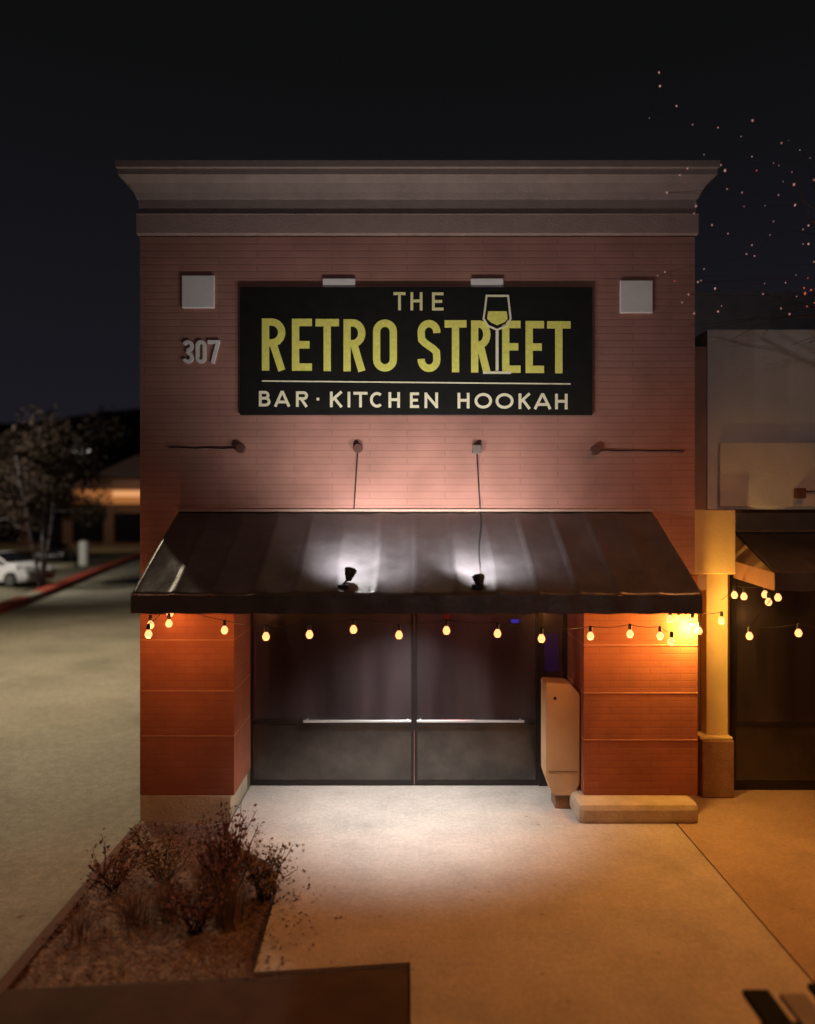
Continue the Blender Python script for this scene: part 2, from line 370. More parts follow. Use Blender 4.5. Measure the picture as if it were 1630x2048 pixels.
# dim room behind the glass
bm = B(); x0, x1, y1 = PL[1] + .01, PR[0] - .01, DD + .33
bm.free()
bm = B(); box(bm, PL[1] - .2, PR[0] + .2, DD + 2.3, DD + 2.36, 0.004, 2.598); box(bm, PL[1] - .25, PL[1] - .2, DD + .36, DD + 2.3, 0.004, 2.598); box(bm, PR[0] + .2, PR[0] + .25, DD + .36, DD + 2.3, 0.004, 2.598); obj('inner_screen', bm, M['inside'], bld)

led = thing('led_lamp', 'small blue glowing LED lamp hanging inside the upper right door glass', 'lamp', (wx(1031, DD + .1), DD + .12, wz(1243, DD + .1)))
bm = B(); box(bm, led.location.x - .05, led.location.x + .045, led.location.y - .02, led.location.y + .02, led.location.z - .018, led.location.z + .022, .008); obj('lamp_body', bm, M['blue'], led)
bm = B(); tube(bm, [led.location + Vector((0, 0, .02)), led.location + Vector((0, 0, .3))], .004, 6); obj('cord', bm, M['wire'], led)
bm = B(); xx, zz = wx(1103, DD + .15), wz(1300, DD + .15); box(bm, xx - .085, xx + .085, DD + .15, DD + .175, zz - .26, zz + .2, .01)
tag(obj('glowing_panel', bm, M['purple']), 'dim purple glowing panel behind the side window beside the right pillar', 'display')
bm = B(); xx, zz = wx(893, DD + .15), wz(1232, DD + .15); lathe(bm, (xx, DD + .17, zz), [(.0, -.05), (.03, -.045), (.045, 0), (.03, .045), (0, .05)], 14)
tag(obj('red_lamp', bm, M['redneon'], smooth=True), 'small red glowing globe behind the right door glass, near its top left', 'lamp')

# ------------------------------------------------------------------ glyph engine
def arc(cx, cy, rx, ry, a0, a1, n=8):
    return [(cx + rx * math.cos(R(a0 + (a1 - a0) * i / n)), cy + ry * math.sin(R(a0 + (a1 - a0) * i / n))) for i in range(n + 1)]
def glyph(ch, w, h, t):
    e = t / 2; l, r_, b, tp = e, w - e, e, h - e; m = h * .53
    P = []
    if ch == 'R':
        rad = min((r_ - l) * .62, (tp - m) / 2)
        P = [([(l, 0), (l, h)], 0), ([(l, tp), (r_ - rad, tp)] + arc(r_ - rad, (tp + m) / 2, rad, (tp - m) / 2, 90, -90, 10)[1:] + [(l, m)], 0), ([(l + (r_ - l) * .45, m), (r_ , 0)], 0)]
        if w > h * .6: P[-1] = ([(l + (r_ - l) * .4, m), (r_, 0)], 0)
    elif ch == 'B':
        P = [([(l, 0), (l, h)], 0)]
        for (y0, y1, k) in ((m, tp, .88), (b, m, 1)):
            ra = (y1 - y0) / 2; x = l + (r_ - l) * k - ra
            P.append(([(l, y1), (x, y1)] + arc(x, (y0 + y1) / 2, ra, ra, 90, -90, 10)[1:] + [(l, y0)], 0))
    elif ch == 'E':
        P = [([(l, 0), (l, h)], 0), ([(l, tp), (w, tp)], 0), ([(l, h * .5), (w * .88, h * .5)], 0), ([(l, b), (w, b)], 0)]
    elif ch == 'T': P = [([(0, tp), (w, tp)], 0), ([(w / 2, 0), (w / 2, h - t * .5)], 0)]
    elif ch == 'H': P = [([(l, 0), (l, h)], 0), ([(r_, 0), (r_, h)], 0), ([(l, h * .52), (r_, h * .52)], 0)]
    elif ch == 'I': P = [([(w / 2, 0), (w / 2, h)], 0)]
    elif ch == 'K': P = [([(l, 0), (l, h)], 0), ([(l, h * .42), (r_, h)], 0), ([(l + (r_ - l) * .3, h * .58), (r_, 0)], 0)]
    elif ch == 'A': P = [([(l * .6, 0), (w / 2, h)], 0), ([(w - l * .6, 0), (w / 2, h)], 0), ([(w * .22, h * .3), (w * .78, h * .3)], 0)]
    elif ch == 'N': P = [([(l, 0), (l, h)], 0), ([(r_, 0), (r_, h)], 0), ([(l, h - e), (r_, e)], 0)]
    elif ch == 'C':
        P = [(arc(w / 2, h / 2, w / 2 - e, h / 2 - e, 48, 312, 22), 0)]
    elif ch in 'O0':
        if w > h * .7: P = [(arc(w / 2, h / 2, w / 2 - e, h / 2 - e, 0, 360, 28)[:-1], 1)]
        else:
            ra = (r_ - l) / 2
            P = [(arc(w / 2, tp - ra, ra, ra, 0, 180, 10) + arc(w / 2, b + ra, ra, ra, 180, 360, 10), 1)]
    elif ch == 'S':
        ra = (r_ - l) / 2; q = ra * 1.1
        top = arc(w / 2, tp - q, ra, q, -5, 180, 10)
        bot = arc(w / 2, b + q, ra, q, 0, -185, 10)
        mid = [(l + .02 * w, h * .62), (l + (r_ - l) * .25, h * .555), (l + (r_ - l) * .75, h * .45), (r_ - .02 * w, h * .385)]
        P = [(top + mid + bot, 0)]
    elif ch == '3':
        ra = (r_ - l) / 2
        P = [(arc(w / 2, tp - ra, ra, ra, 160, -70, 10) + [(w * .42, h * .53)], 0), ([(w * .42, h * .53)] + arc(w / 2, b + ra, ra, ra, 75, -160, 10), 0)]
    elif ch == '7': P = [([(0, tp), (w, tp)], 0), ([(r_, tp), (w * .4, 0)], 0)]
    elif ch == '.': P = [([(w / 2, h * .42), (w / 2, h * .42 + t)], 0)]
    return P
def thick(bm, pts, closed, t, X, Y0, Z, dy, dep):
    n = len(pts); V = [Vector(p) for p in pts]; Lf = []; Rt = []
    for i in range(n):
        if closed: a, b = V[(i - 1) % n], V[(i + 1) % n]; d1 = (V[i] - a).normalized(); d2 = (b - V[i]).normalized()
        else:
            d1 = (V[i] - V[i - 1]).normalized() if i else (V[1] - V[0]).normalized()
            d2 = (V[i + 1] - V[i]).normalized() if i < n - 1 else d1
        n1 = Vector((-d1.y, d1.x)); n2 = Vector((-d2.y, d2.x)); nn = (n1 + n2)
        nn = nn.normalized() if nn.length > 1e-4 else n1
        k = t / 2 / max(.4, nn.dot(n1)); Lf.append(V[i] + nn * k); Rt.append(V[i] - nn * k)
    def mk(p, y): return bm.verts.new((X + p.x, y, Z + p.y))
    yf, yb = Y0 - dep - dy, Y0
    A = [mk(p, yf) for p in Lf]; Bq = [mk(p, yf) for p in Rt]; A2 = [mk(p, yb) for p in Lf]; B2 = [mk(p, yb) for p in Rt]
    m_ = n if closed else n - 1
    for i in range(m_):
        j = (i + 1) % n
        bm.faces.new((A[i], A[j], Bq[j], Bq[i])); bm.faces.new((A2[i], A2[j], A[j], A[i])); bm.faces.new((Bq[i], Bq[j], B2[j], B2[i]))
    if not closed:
        bm.faces.new((A[0], Bq[0], B2[0], A2[0])); bm.faces.new((A[-1], A2[-1], B2[-1], Bq[-1]))
def letter(name, ch, x0, x1, z0, z1, t, Y0, m, parent, dep=.006):
    bm = B()
    for i, (p, c) in enumerate(glyph(ch, x1 - x0, z1 - z0, t)):
        thick(bm, p, c, t, x0, Y0, z0, .0006 * i, dep)
    return obj(name, bm, m, parent)

# ------------------------------------------------------------------ sign
SD = DW - .035        # sign face plane
sg = thing('banner_sign', 'long black banner sign with yellow lettering and a wine glass emblem on the brick wall', 'sign', (wx(832, DW), DW, wz(830, DW)))
bm = B(); box(bm, wx(480, SD), wx(1185, SD), SD, DW - .005, wz(830, SD), wz(574, SD), .006); obj('panel', bm, M['sign'], sg)
LX = lambda px: wx(px, SD); LZ = lambda py: wz(py, SD)
slope = lambda px: (px - 520) * 6.0 / 620         # the lettering drops a little to the right
def word(chars, y0, y1, t, m, k=1.0):
    for ch, a, b in chars:
        s = slope(a) * k
        letter('letter', ch, LX(a), LX(b), LZ(y1 + s), LZ(y0 + s), t, SD - .001, m, sg)
word([('T', 787, 811), ('H', 821, 845), ('E', 864, 887)], 583, 619, .030, M['pale'], .6)
big = [('R', 524, 571), ('E', 584, 624), ('T', 631, 678), ('R', 687, 731), ('O', 746, 794), ('S', 835, 881), ('T', 889, 933), ('R', 942, 981), ('E', 1004, 1041), ('E', 1051, 1088), ('T', 1094, 1141)]
word(big, 637, 741, .079, M['yellow'], 1)
small = [('B', 518, 541), ('A', 549, 580), ('R', 592, 616), ('.', 632, 640), ('K', 660, 686), ('I', 694, 702), ('T', 707, 735), ('C', 740, 768), ('H', 777, 800), ('E', 820, 838), ('N', 849, 876),
         ('H', 915, 939), ('O', 949, 984), ('O', 991, 1027), ('K', 1037, 1062), ('A', 1068, 1102), ('H', 1110, 1135)]
word(small, 782, 813, .030, M['cream'], 1)
bm = B(); z0 = LZ(762); z1 = LZ(768); thick(bm, [(LX(524), z0), (LX(1141), z1)], 0, .014, 0, SD - .001, 0, 0, .005); obj('rule_line', bm, M['cream'], sg)
# wine glass emblem: dark keyline, outline, wine, stem and foot
def ring(pts, t, closed, name, m, dep, parent):
    bm = B(); thick(bm, [(LX(a), LZ(b)) for a, b in pts], closed, t, 0, SD - .001, 0, 0, dep); return obj(name, bm, m, parent)
bowl = [(973, 592), (1016, 592), (1019, 618), (1021, 638), (1013, 652), (994, 660), (976, 652), (967, 638), (970, 618)]
em = ring([(x, y) for x, y in bowl], .020, 1, 'glass_outline', M['cream'], .012, sg)
def plate(pts, name, m, y0, y1, parent):
    bm = B(); prism(bm, [(LX(a), LZ(b)) for a, b in pts], y0, y1, 'y'); return obj(name, bm, m, parent)
plate([(976, 596), (1013, 596), (1017, 638), (1011, 648), (994, 655), (979, 648), (971, 638)], 'glass_bowl', M['sign'], SD - .0085, SD - .001, em)
plate([(976, 623), (1013, 623), (1015, 638), (1009, 645), (994, 651), (981, 645), (974, 638)], 'wine', M['yellow'], SD - .0105, SD - .009, em)
plate([(984, 660), (1004, 660), (1004, 752), (984, 752)], 'stem_keyline', M['sign'], SD - .0085, SD - .0009, em)
plate([(991, 661), (997, 661), (997, 742), (991, 742)], 'glass_stem', M['cream'], SD - .0105, SD - .0088, em)
plate([(966, 743), (1022, 743), (1022, 748), (966, 748)], 'glass_foot', M['cream'], SD - .0108, SD - .0088, em)

hn = thing('house_number', 'metal street number 307 fixed below the left white tile', 'house number', (wx(402, DW), DW, wz(727, DW)))
for ch, a, b in (('3', 365, 388), ('0', 392, 413), ('7', 416, 440)):
    o = letter('digit', ch, wx(a, DW), wx(b, DW), wz(727, DW), wz(681, DW), .038, DW - .0, M['steel'], hn, dep=.018)

# ------------------------------------------------------------------ junction boxes with cable
def jbox(px, py, end, label, sq=1.0):
    x, z = wx(px, DW), wz(py, DW)
    t = thing('junction_box', label, 'junction box', (x, DW, z), group='old wiring boxes under the sign')
    bm = B(); s = .052 * sq
    if sq == 1: lathe(bm, (x, DW - .055, z), [(s * .9, 0), (s, .006), (s, .055)], 18, (0, 1, 0))
    else: box(bm, x - s, x + s, DW - .06, DW, z - s, z + s, .006)
    obj('box', bm, mat('jb', (.10, .04, .03) if sq == 1 else (.16, .12, .11), .6), t)
    bm = B(); ex, ez = wx(end[0], DW), wz(end[1], DW)
    pts = [(x + (ex - x) * i / 8, DW - .012 - .004 * math.sin(i), z + (ez - z) * i / 8 + .004 * math.sin(i * 2.1)) for i in range(9)]
    tube(bm, pts, .0075, 6); obj('cable', bm, M['wire'], t)
jbox(482, 897, (338, 895), 'round box with a cable running left, leftmost under the sign')
jbox(716, 897, (708, 1019), 'round box with a cable hanging down to the awning, left of centre')
jbox(953, 899, (960, 1019), 'square box with a cable hanging down to the awning, right of centre', .9)
jbox(1189, 901, (1368, 901), 'round box with a cable running right, rightmost under the sign')
lc = thing('wall_cable', 'thin cable lying down the awning slope to the right floodlight', 'cable', (wx(960, 8), 8, 3.2))

# ------------------------------------------------------------------ awning
ZB, ZF, ZV = 3.30, 2.545, 2.385      # back top, front top, valance bottom
AX0, AX1 = wx(358, DW), wx(1302, DW)
def awning(x0, x1, yb, yf, zb, zf, zv, root, mfab, npan=14, sag=.020, side=True):
    bm = B(); NX = npan * 14; NY = 24; PT = [random.uniform(-1, 1) for _ in range(npan)]
    PV = [random.uniform(.35, 1.5) for _ in range(npan)]
    G = []
    for i in range(NX + 1):
        row = []
        for j in range(NY + 1):
            u = i / NX; v = j / NY; fr_ = (u * npan) % 1.0; kk = min(npan - 1, int(u * npan + 1e-6))
            if i == NX: fr_ = 1.0
            tilt = .030 * PT[kk] * (fr_ - .5) * min(1, v * 6) * min(1, (1 - v) * 8) + .008 * max(0, 1 - min(fr_, 1 - fr_) * 9) * min(1, v * 9)
            s = -tilt + sag * PV[kk] * (math.sin(math.pi * ((u * npan) % 1.0)) ** 2) * (math.sin(math.pi * min(1, v * 1.02)) * .8 + .2)
            nn = .007 * noise.noise((u * 26, v * 3, 1.7)) + .010 * noise.noise((u * 7, v * 2, 5))
            row.append(bm.verts.new((x0 + (x1 - x0) * u, yb + (yf - yb) * v, zb + (zf - zb) * v - s + nn * (1 if 0 < j < NY else 0))))
        G.append(row)
    for i in range(NX):
        for j in range(NY): bm.faces.new((G[i][j], G[i + 1][j], G[i + 1][j + 1], G[i][j + 1]))
    top = obj('canopy', bm, mfab, root, smooth=True)
    md = top.modifiers.new('thick', 'SOLIDIFY'); md.thickness = .006; md.offset = -1
    bm = B(); rows = []
    for i in range(NX + 1):
        u = i / NX; y = yf - .004 + .004 * math.sin(u * npan * 2 * math.pi)
        w = .004 * math.sin(u * npan * 2 * math.pi + 1) + .003 * noise.noise((u * 30, 0, 0))
        rows.append((bm.verts.new((x0 + (x1 - x0) * u, y, zf + .003)), bm.verts.new((x0 + (x1 - x0) * u, y - .004, zv + w)),
                     bm.verts.new((x0 + (x1 - x0) * u, y + .006, zv + w)), bm.verts.new((x0 + (x1 - x0) * u, y + .008, zf - .01))))
    for a, b in zip(rows[:-1], rows[1:]):
        for k in range(4): bm.faces.new((a[k], b[k], b[(k + 1) % 4], a[(k + 1) % 4]))
    bm.faces.new(rows[0]); bm.faces.new(rows[-1][::-1])
    obj('valance', bm, mfab, root)
    return top
aw = thing('awning', 'wide black vinyl awning over the glass doors, lit by two floodlights', 'awning', (0, DW, ZF))
awning(AX0, AX1, DW - .01, DF, ZB, ZF, ZV, aw, M['awning'])
for (x, s) in ((AX0, 1), (AX1, -1)):
    bm = B(); prism(bm, [(DW - .012, ZB - .03), (DF + .02, ZF - .02), (DF + .02, ZV + .01), (DW - .012, ZV + .01)], x + s * .004, x + s * .012, 'x')
    obj('side_panel', bm, M['awning'], aw)
bm = B()
tube(bm, [(AX0 + .03, DF + .035, ZF - .035), (AX1 - .03, DF + .035, ZF - .035)], .014, 8); tube(bm, [(AX0 + .03, DF + .035, ZV + .03), (AX1 - .03, DF + .035, ZV + .03)], .014, 8)
for i in range(0, 18, 3):
    x = AX0 + .03 + (AX1 - AX0 - .06) * i / 17
    x = min(x, AX1 - .03); tube(bm, [(x, DW - .02, ZB - .06), (x, DF + .035, ZF - .05)], .012, 8); tube(bm, [(x, DW - .02, ZV + .03), (x, DF + .035, ZV + .03)], .012, 8)
obj('frame', bm, M['black'], aw)
bm = B(); box(bm, AX0 - .01, AX1 + .01, DW - .03, DW - .001, ZB + .005, ZB + .03); obj('head_flashing', bm, mat('flash', (.4, .27, .22), .7), aw)
# cable lying on the slope
def slopept(x, v, up=.012): return (x, DW + (DF - DW) * v, ZB + (ZF - ZB) * v + up)
bm = B(); tube(bm, [slopept(wx(960, DW) + .01 * math.sin(v * 9) - (.14) * v, v, .015) for v in [i / 12 for i in range(12)]], .007, 6); obj('cable', bm, M['wire'], lc, smooth=True)

# ------------------------------------------------------------------ floodlights on the awning edge
def flood(px, py, stem, label, aim, power, fill):
    D = DF + .12; h = pt(px, py, D); v = (D - DW) / (DF - DW); zb = ZB + (ZF - ZB) * v
    t = thing('floodlight', label, 'floodlight', (h.x, D, zb), group='floodlights on the awning edge')
    d = (Vector(aim) - h).normalized()
    bm = B(); lathe(bm, h - d * .05, [(.012, -.02), (.028, -.015), (.036, .01), (.050, .05), (.058, .085), (.054, .085)], 20, d); hd = obj('lamp_head', bm, M['black'], t, smooth=False)
    bm = B(); lathe(bm, h - d * .05, [(.001, .078), (.048, .078), (.048, .080), (.001, .080)], 20, d); obj('lens', bm, M['lens'], hd)
    bm = B(); tube(bm, [h - d * .055, (h.x - .025, D - .02, h.z - .06), (h.x - .06 * stem, D - .01, zb + .03)], .011, 8); obj('stem', bm, M['black'], t)
    bm = B(); box(bm, h.x - .06 * stem - .05, h.x - .06 * stem + .05, D - .05, D + .04, zb - .005, zb + .028, .006); obj('mounting_plate', bm, M['black'], t)
    l = bpy.data.lights.new('flood_beam', 'SPOT'); l.energy = power; l.color = (1, .93, .85); l.spot_size = R(138); l.spot_blend = 1; l.shadow_soft_size = .04
    o = bpy.data.objects.new('flood_beam', l); o.location = h + d * .06; o.rotation_euler = d.to_track_quat('-Z', 'Y').to_euler(); C.objects.link(o)
    l = bpy.data.lights.new('awning_fill', 'SPOT'); l.energy = fill; l.color = (1, .96, .92); l.shadow_soft_size = .03; l.spot_size = R(140); l.spot_blend = .7  # extra spot added above the lamp head to brighten the awning
    q = h + d * .10 + Vector((0, .02, .26))
    o = bpy.data.objects.new('awning_fill', l); o.location = q; o.rotation_euler = (Vector((h.x + .10, DW - .85, 2.75)) - q).to_track_quat('-Z', 'Y').to_euler(); C.objects.link(o)
flood(700, 1147, 1, 'black floodlight raised on a bent stem, left one on the awning edge', (-.15, 8.17, 4.6), 120, 84)
flood(958, 1160, .2, 'low floodlight with a bright bracket, right one on the awning edge', (.35, 8.17, 4.6), 120, 66)

# ------------------------------------------------------------------ string lights
SB = {}
def string(label, pts, wirepts, power, colr=(1, .40, .09)):
    t = thing('string_lights', label, 'string lights', pt(*wirepts[0]))
    bm = B(); W = [pt(*p) for p in wirepts]; path = []
    for a, b in zip(W[:-1], W[1:]):
        for i in range(6): path.append(a.lerp(b, i / 6) - Vector((0, 0, .018 * math.sin(math.pi * i / 6))))
    path.append(W[-1]); tube(bm, path, .0035, 6); obj('wire', bm, M['wire'], t)
    for i, (px, py, D, e) in enumerate(pts):
        p = pt(px, py, D)
        if 'me' not in SB:
            bm = B(); lathe(bm, (0, 0, 0), [(0.004, -.036), (.017, -.033), (.027, -.016), (.029, 0), (.024, .018), (.014, .034), (.012, .04)], 16)
            me = bpy.data.meshes.new('bulb'); bm.to_mesh(me); bm.free(); me.materials.append(M['bulb'])
            for q in me.polygons: q.use_smooth = True
            SB['me'] = me
            bm = B(); lathe(bm, (0, 0, 0), [(.014, .0405), (.015, .06), (.013, .085), (.006, .095)], 12)
            me = bpy.data.meshes.new('socket'); bm.to_mesh(me); bm.free(); me.materials.append(M['socket']); SB['so'] = me
        o = bpy.data.objects.new('bulb', SB['me']); link(o, t); o.location = p - t.location; o.scale = (1.25, 1.25, 1.1)
        s = bpy.data.objects.new('socket', SB['so']); link(s, o)
        if e:
            l = bpy.data.lights.new('bulb_light', 'POINT'); l.energy = power * e; l.color = colr; l.shadow_soft_size = .03
            lo = bpy.data.objects.new('bulb_light', l); lo.location = p + Vector((0, .0, -.075)); C.objects.link(lo)
BD = 7.35
main = [(297, 1268, 7.45, 4.5), (301, 1250, 7.6, 0), (340, 1226, 7.95, .8), (338, 1247, 7.75, 0), (449, 1260, BD + .35, 1.0), (532, 1273, BD, .35), (619, 1269, BD, .3), (707, 1259, BD, .3), (798, 1270, BD, .3), (893, 1261, BD, .3),
        (995, 1267, BD, .3), (1083, 1277, BD, .35), (1181, 1272, BD + .3, 2.0), (1260, 1268, BD + .35, 1.2), (1320, 1272, BD + .35, 1.3), (1343, 1283, BD + .2, 1.0)]
wires = [(297, 1248, 7.45), (340, 1208, 7.95), (449, 1241, BD + .35), (532, 1251, BD), (619, 1247, BD), (707, 1237, BD), (798, 1248, BD), (893, 1239, BD), (995, 1245, BD), (1083, 1255, BD), (1181, 1253, BD + .3), (1260, 1249, BD + .35), (1320, 1253, BD + .35), (1343, 1264, BD + .2)]
string('long string of warm bulbs hanging across under the black awning edge', main, wires, 3.4, (1, .37, .10))
string('short run of bright bulbs from the right brick pillar to the pale column', [(1340, 1238, 7.75, 1.3), (1357, 1238, 7.85, 0), (1385, 1243, 8.05, 13), (1398, 1262, 8.05, 0), (1443, 1241, 8.3, 1.5)],
       [(1335, 1220, 7.7), (1357, 1220, 7.85), (1385, 1225, 8.0), (1443, 1224, 8.3)], 5.5, (1, .55, .10))
string('bulbs hanging in front of the neighbouring dark shopfront', [(1469, 1190, 8.5, .6), (1488, 1193, 8.4, 0), (1530, 1189, 8.2, 0), (1537, 1204, 8.1, .6), (1556, 1195, 8.05, 0), (1499, 1272, 7.9, .7), (1597, 1266, 7.8, .7), (1690, 1276, 7.8, .7)],
       [(1443, 1200, 8.3), (1469, 1172, 8.5), (1530, 1172, 8.2), (1556, 1177, 8.05), (1499, 1254, 7.9), (1597, 1248, 7.8), (1690, 1258, 7.8)], 3.0, (1, .42, .12))

# ------------------------------------------------------------------ beige cabinet by the right pillar
cb = thing('utility_cabinet', 'tall beige cabinet with chamfered corners on a short foot beside the right brick pillar', 'cabinet', (wx(1122, 8.4), 8.4, 0))
bm = B()
x0, x1 = wx(1092, 8.3), wx(1160, 8.3); zt = wz(1366, 8.3); zb = wz(1592, 8.3)
prism(bm, [(x0, zt), (x1 - .10, zt - .015), (x1, zt - .13), (x1, zb + .14), (x1 - .05, zb), (x0 + .08, zb), (x0, zb + .22)], 8.3, 8.62, 'y')
bmesh.ops.bevel(bm, geom=bm.edges[:], offset=.012, segments=2, affect='EDGES')
obj('body', bm, M['cabinet'], cb)
bm = B(); box(bm, wx(1110, 8.34), wx(1148, 8.34), 8.34, 8.58, 0, zb + .004, .01); obj('foot', bm, M['ped'], cb)
bm = B(); box(bm, x0 - .0, x0 + .012, 8.34, 8.56, .6, 1.3); bm.free()
bm = B(); lathe(bm, (x0 + .10, 8.296, zt - .17), [(.018, 0), (.02, .008), (.016, .012)], 12, (0, 1, 0)); obj('lock', bm, M['black'], cb)
bm = B(); bx = x0 + .03; box(bm, bx, x1 - .03, 8.294, 8.299, zb + .27, zb + .275); obj('panel_seam', bm, M['joint'], cb)

# ------------------------------------------------------------------ neighbour building
nb = thing('neighbour_building', 'pale stucco shop unit with raised panel adjoining on the right', 'building', (5, 8.6, 0))
bm = B(); box(bm, 3.44, 14, 8.6, 20, 3.33, 5.39); obj('wall', bm, M['nwall'], nb)
bm = B(); box(bm, wx(1440, 8.55), 14, 8.545, 8.599, 3.36, wz(884, 8.55), .012); obj('raised_panel', bm, M['nwall2'], nb)
bm = B(); box(bm, 3.132, 3.438, 8.62, 20, 2.4, 5.2); obj('return_wall', bm, mat('rw', (.34, .22, .19), .9), nb)
bm = B(); box(bm, 3.2, 14, 12, 20, 5.4, 6.82); obj('parapet', bm, mat('parapet', (.36, .33, .34), .9), nb)
bm = B(); box(bm, 3.14, 14, 8.93, 20, 2.55, 3.326); obj('fascia', bm, mat('fascia', (.35, .24, .16), .9), nb)
bm = B(); box(bm, 3.165, 3.84, 8.935, 20, -.01, 2.545); obj('side_wall', bm, mat('sw', (.3, .17, .08), .9), nb)
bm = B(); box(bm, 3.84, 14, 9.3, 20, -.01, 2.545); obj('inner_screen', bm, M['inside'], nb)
bm = B(); fz = 8.90
box(bm, 3.842, 3.9, fz, fz + .06, 0, 2.54); box(bm, 3.9, 14, fz + .002, fz + .058, 0, .1); box(bm, 3.9, 14, fz + .002, fz + .058, .75, .8); box(bm, 5.3, 5.36, fz, fz + .06, .1, 2.5)
f2 = obj('shopfront_frame', bm, M['alu'], nb)
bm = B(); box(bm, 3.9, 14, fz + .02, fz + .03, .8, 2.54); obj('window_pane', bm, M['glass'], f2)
bm = B(); box(bm, 3.9, 14, fz + .018, fz + .034, .1, .75); obj('kick_panel', bm, M['kick'], f2)
# column with boxed capital and pedestal
cl = thing('column', 'yellow lit square column with boxy capital on a brown block pedestal', 'column', (3.6, 8.9, 0))
bm = B(); box(bm, wx(1413, 8.75), wx(1456, 8.75), 8.75, 8.925, .70, 2.60, .008); obj('shaft', bm, M['col'], cl)
bm = B(); box(bm, 3.165, wx(1472, 8.42), 8.42, 8.925, 2.60, 3.325, .015); obj('capital', bm, M['col'], cl)
bm = B(); box(bm, wx(1402, 8.68), wx(1466, 8.68), 8.64, 8.93, 0, .665, .015); obj('pedestal', bm, M['ped'], cl)
bm = B(); box(bm, wx(1400, 8.68), wx(1464, 8.68), 8.66, 8.928, .667, .70, .008); obj('pedestal_cap', bm, M['col'], cl)
# neighbour awning
na = thing('awning', 'smaller black awning on the right with pale pinkish side flap', 'awning', (5, 8.9, 2.5))
NX0 = 3.87
awning(NX0, 9.5, 8.92, 7.9, 3.07, 2.66, 2.47, na, M['awning'], npan=12)
bm = B(); prism(bm, [(8.9, 2.72), (7.9, 2.66), (7.9, 2.47), (8.9, 2.52)], NX0 - .008, NX0, 'x'); obj('side_flap', bm, mat('flap', (.40, .22, .16), .7), na)
bm = B(); tube(bm, [(NX0 + .01, 8.9, 3.06), (NX0 + .01, 7.92, 2.655)], .014, 8); tube(bm, [(NX0 + .02, 8.9, 2.56), (NX0 + .02, 7.92, 2.5)], .012, 8); obj('frame', bm, M['black'], na)
jb = thing('junction_box', 'brown square box on the pale neighbouring wall at the right edge', 'junction box', pt(1601, 986, 8.54))
bm = B(); p = pt(1601, 986, 8.5); box(bm, p.x - .055, p.x + .055, 8.48, 8.544, p.z - .06, p.z + .055, .006); obj('box', bm, mat('jb2', (.12, .05, .03), .6), jb)
bm = B(); tube(bm, [(p.x + .05, 8.52, p.z + .02), (p.x + .5, 8.53, p.z + .02)], .008, 6); obj('cable', bm, M['wire'], jb)

# ------------------------------------------------------------------ shrubs in the bed
def shrub(px, py, D, h, spread, nst, nleaf, ml, label, seed):
    rnd = random.Random(seed); z0 = -.07
    x = wx(px, D); t = thing('shrub', label, 'shrub', (x, D, z0), group='shrubs in the planting bed')
    bs = B(); bl = B()
    for i in range(nst):
        a = rnd.uniform(0, 2 * math.pi); s = spread * rnd.uniform(.15, 1); hh = h * rnd.uniform(.55, 1)
        P = []
        for k in range(6):
            u = k / 5; P.append(Vector((x + math.cos(a) * (s * u ** 1.4 + .03) + .02 * math.sin(u * 7 + i), D + math.sin(a) * (s * u ** 1.4 + .03) + .02 * math.cos(u * 6 + i), z0 + hh * u)))
        tube(bs, P, .0065, 5, .002)
        for j in range(nleaf):
            u = rnd.uniform(.3, 1) ** .8; f = u * 5; k = min(4, int(f)); c = P[k].lerp(P[k + 1], f - k) + Vector([rnd.gauss(0, .03) for _ in range(3)])
            d = Vector((rnd.uniform(-1, 1), rnd.uniform(-1, 1), rnd.uniform(-.3, 1))).normalized(); w = d.cross(Vector((rnd.uniform(-1, 1), rnd.uniform(-1, 1), .3))).normalized()
            L_ = rnd.uniform(.014, .05); W_ = L_ * .36
            vs = [bl.verts.new(c + d * q + w * r) for q, r in ((0, 0), (L_ * .4, W_), (L_, 0), (L_ * .45, -W_))]
            bl.faces.new(vs)
    obj('stems', bs, M['stem'], t); obj('foliage', bl, ml, t)
shrub(450, 1800, 6.35, .84, .32, 46, 26, M['shrub1'], 'tallest shrub, reddish and twiggy, in front of the left pillar with a bare twig', 1)
shrub(530, 1790, 6.5, .52, .26, 26, 22, M['shrub2'], 'low olive shrub spilling over the bed edge onto the concrete', 2)
shrub(330, 1780, 6.8, .46, .38, 26, 22, M['shrub2'], 'thin olive brown shrub close against the pale base of the left pillar', 3)
shrub(225, 1790, 6.6, .44, .34, 24, 20, M['shrub1'], 'dusty reddish shrub nearest the driveway side of the bed', 4)
shrub(390, 1880, 6.0, .42, .30, 24, 20, M['shrub1'], 'small reddish shrub at the near end of the bed', 5)
# ornamental grass
def clump(px, D, h, n, label, seed):
    rnd = random.Random(seed); x = wx(px, D); z0 = -.08
    bm = B()
    for i in range(n):
        a = rnd.uniform(0, 2 * math.pi); s = rnd.uniform(.03, .26); hh = h * rnd.uniform(.5, 1); r0 = rnd.uniform(0, .14); w = rnd.uniform(.002, .005)
        prev = None; side = Vector((-math.sin(a), math.cos(a), 0))
        for k in range(7):
            u = k / 6; c = Vector((x + math.cos(a) * (r0 + s * u * u), D + math.sin(a) * (r0 + s * u * u), z0 + hh * (u - .25 * u ** 3) / .75 + .01 * math.sin(6 * u + i)))
            ww = w * (1 - u * .85); cur = (bm.verts.new(c - side * ww), bm.verts.new(c + side * ww))
            if prev: bm.faces.new((prev[0], prev[1], cur[1], cur[0]))
            prev = cur
    tag(obj('grass_clump', bm, M['grassblade']), label, 'grass clump', 'dry grass clumps in the bed')
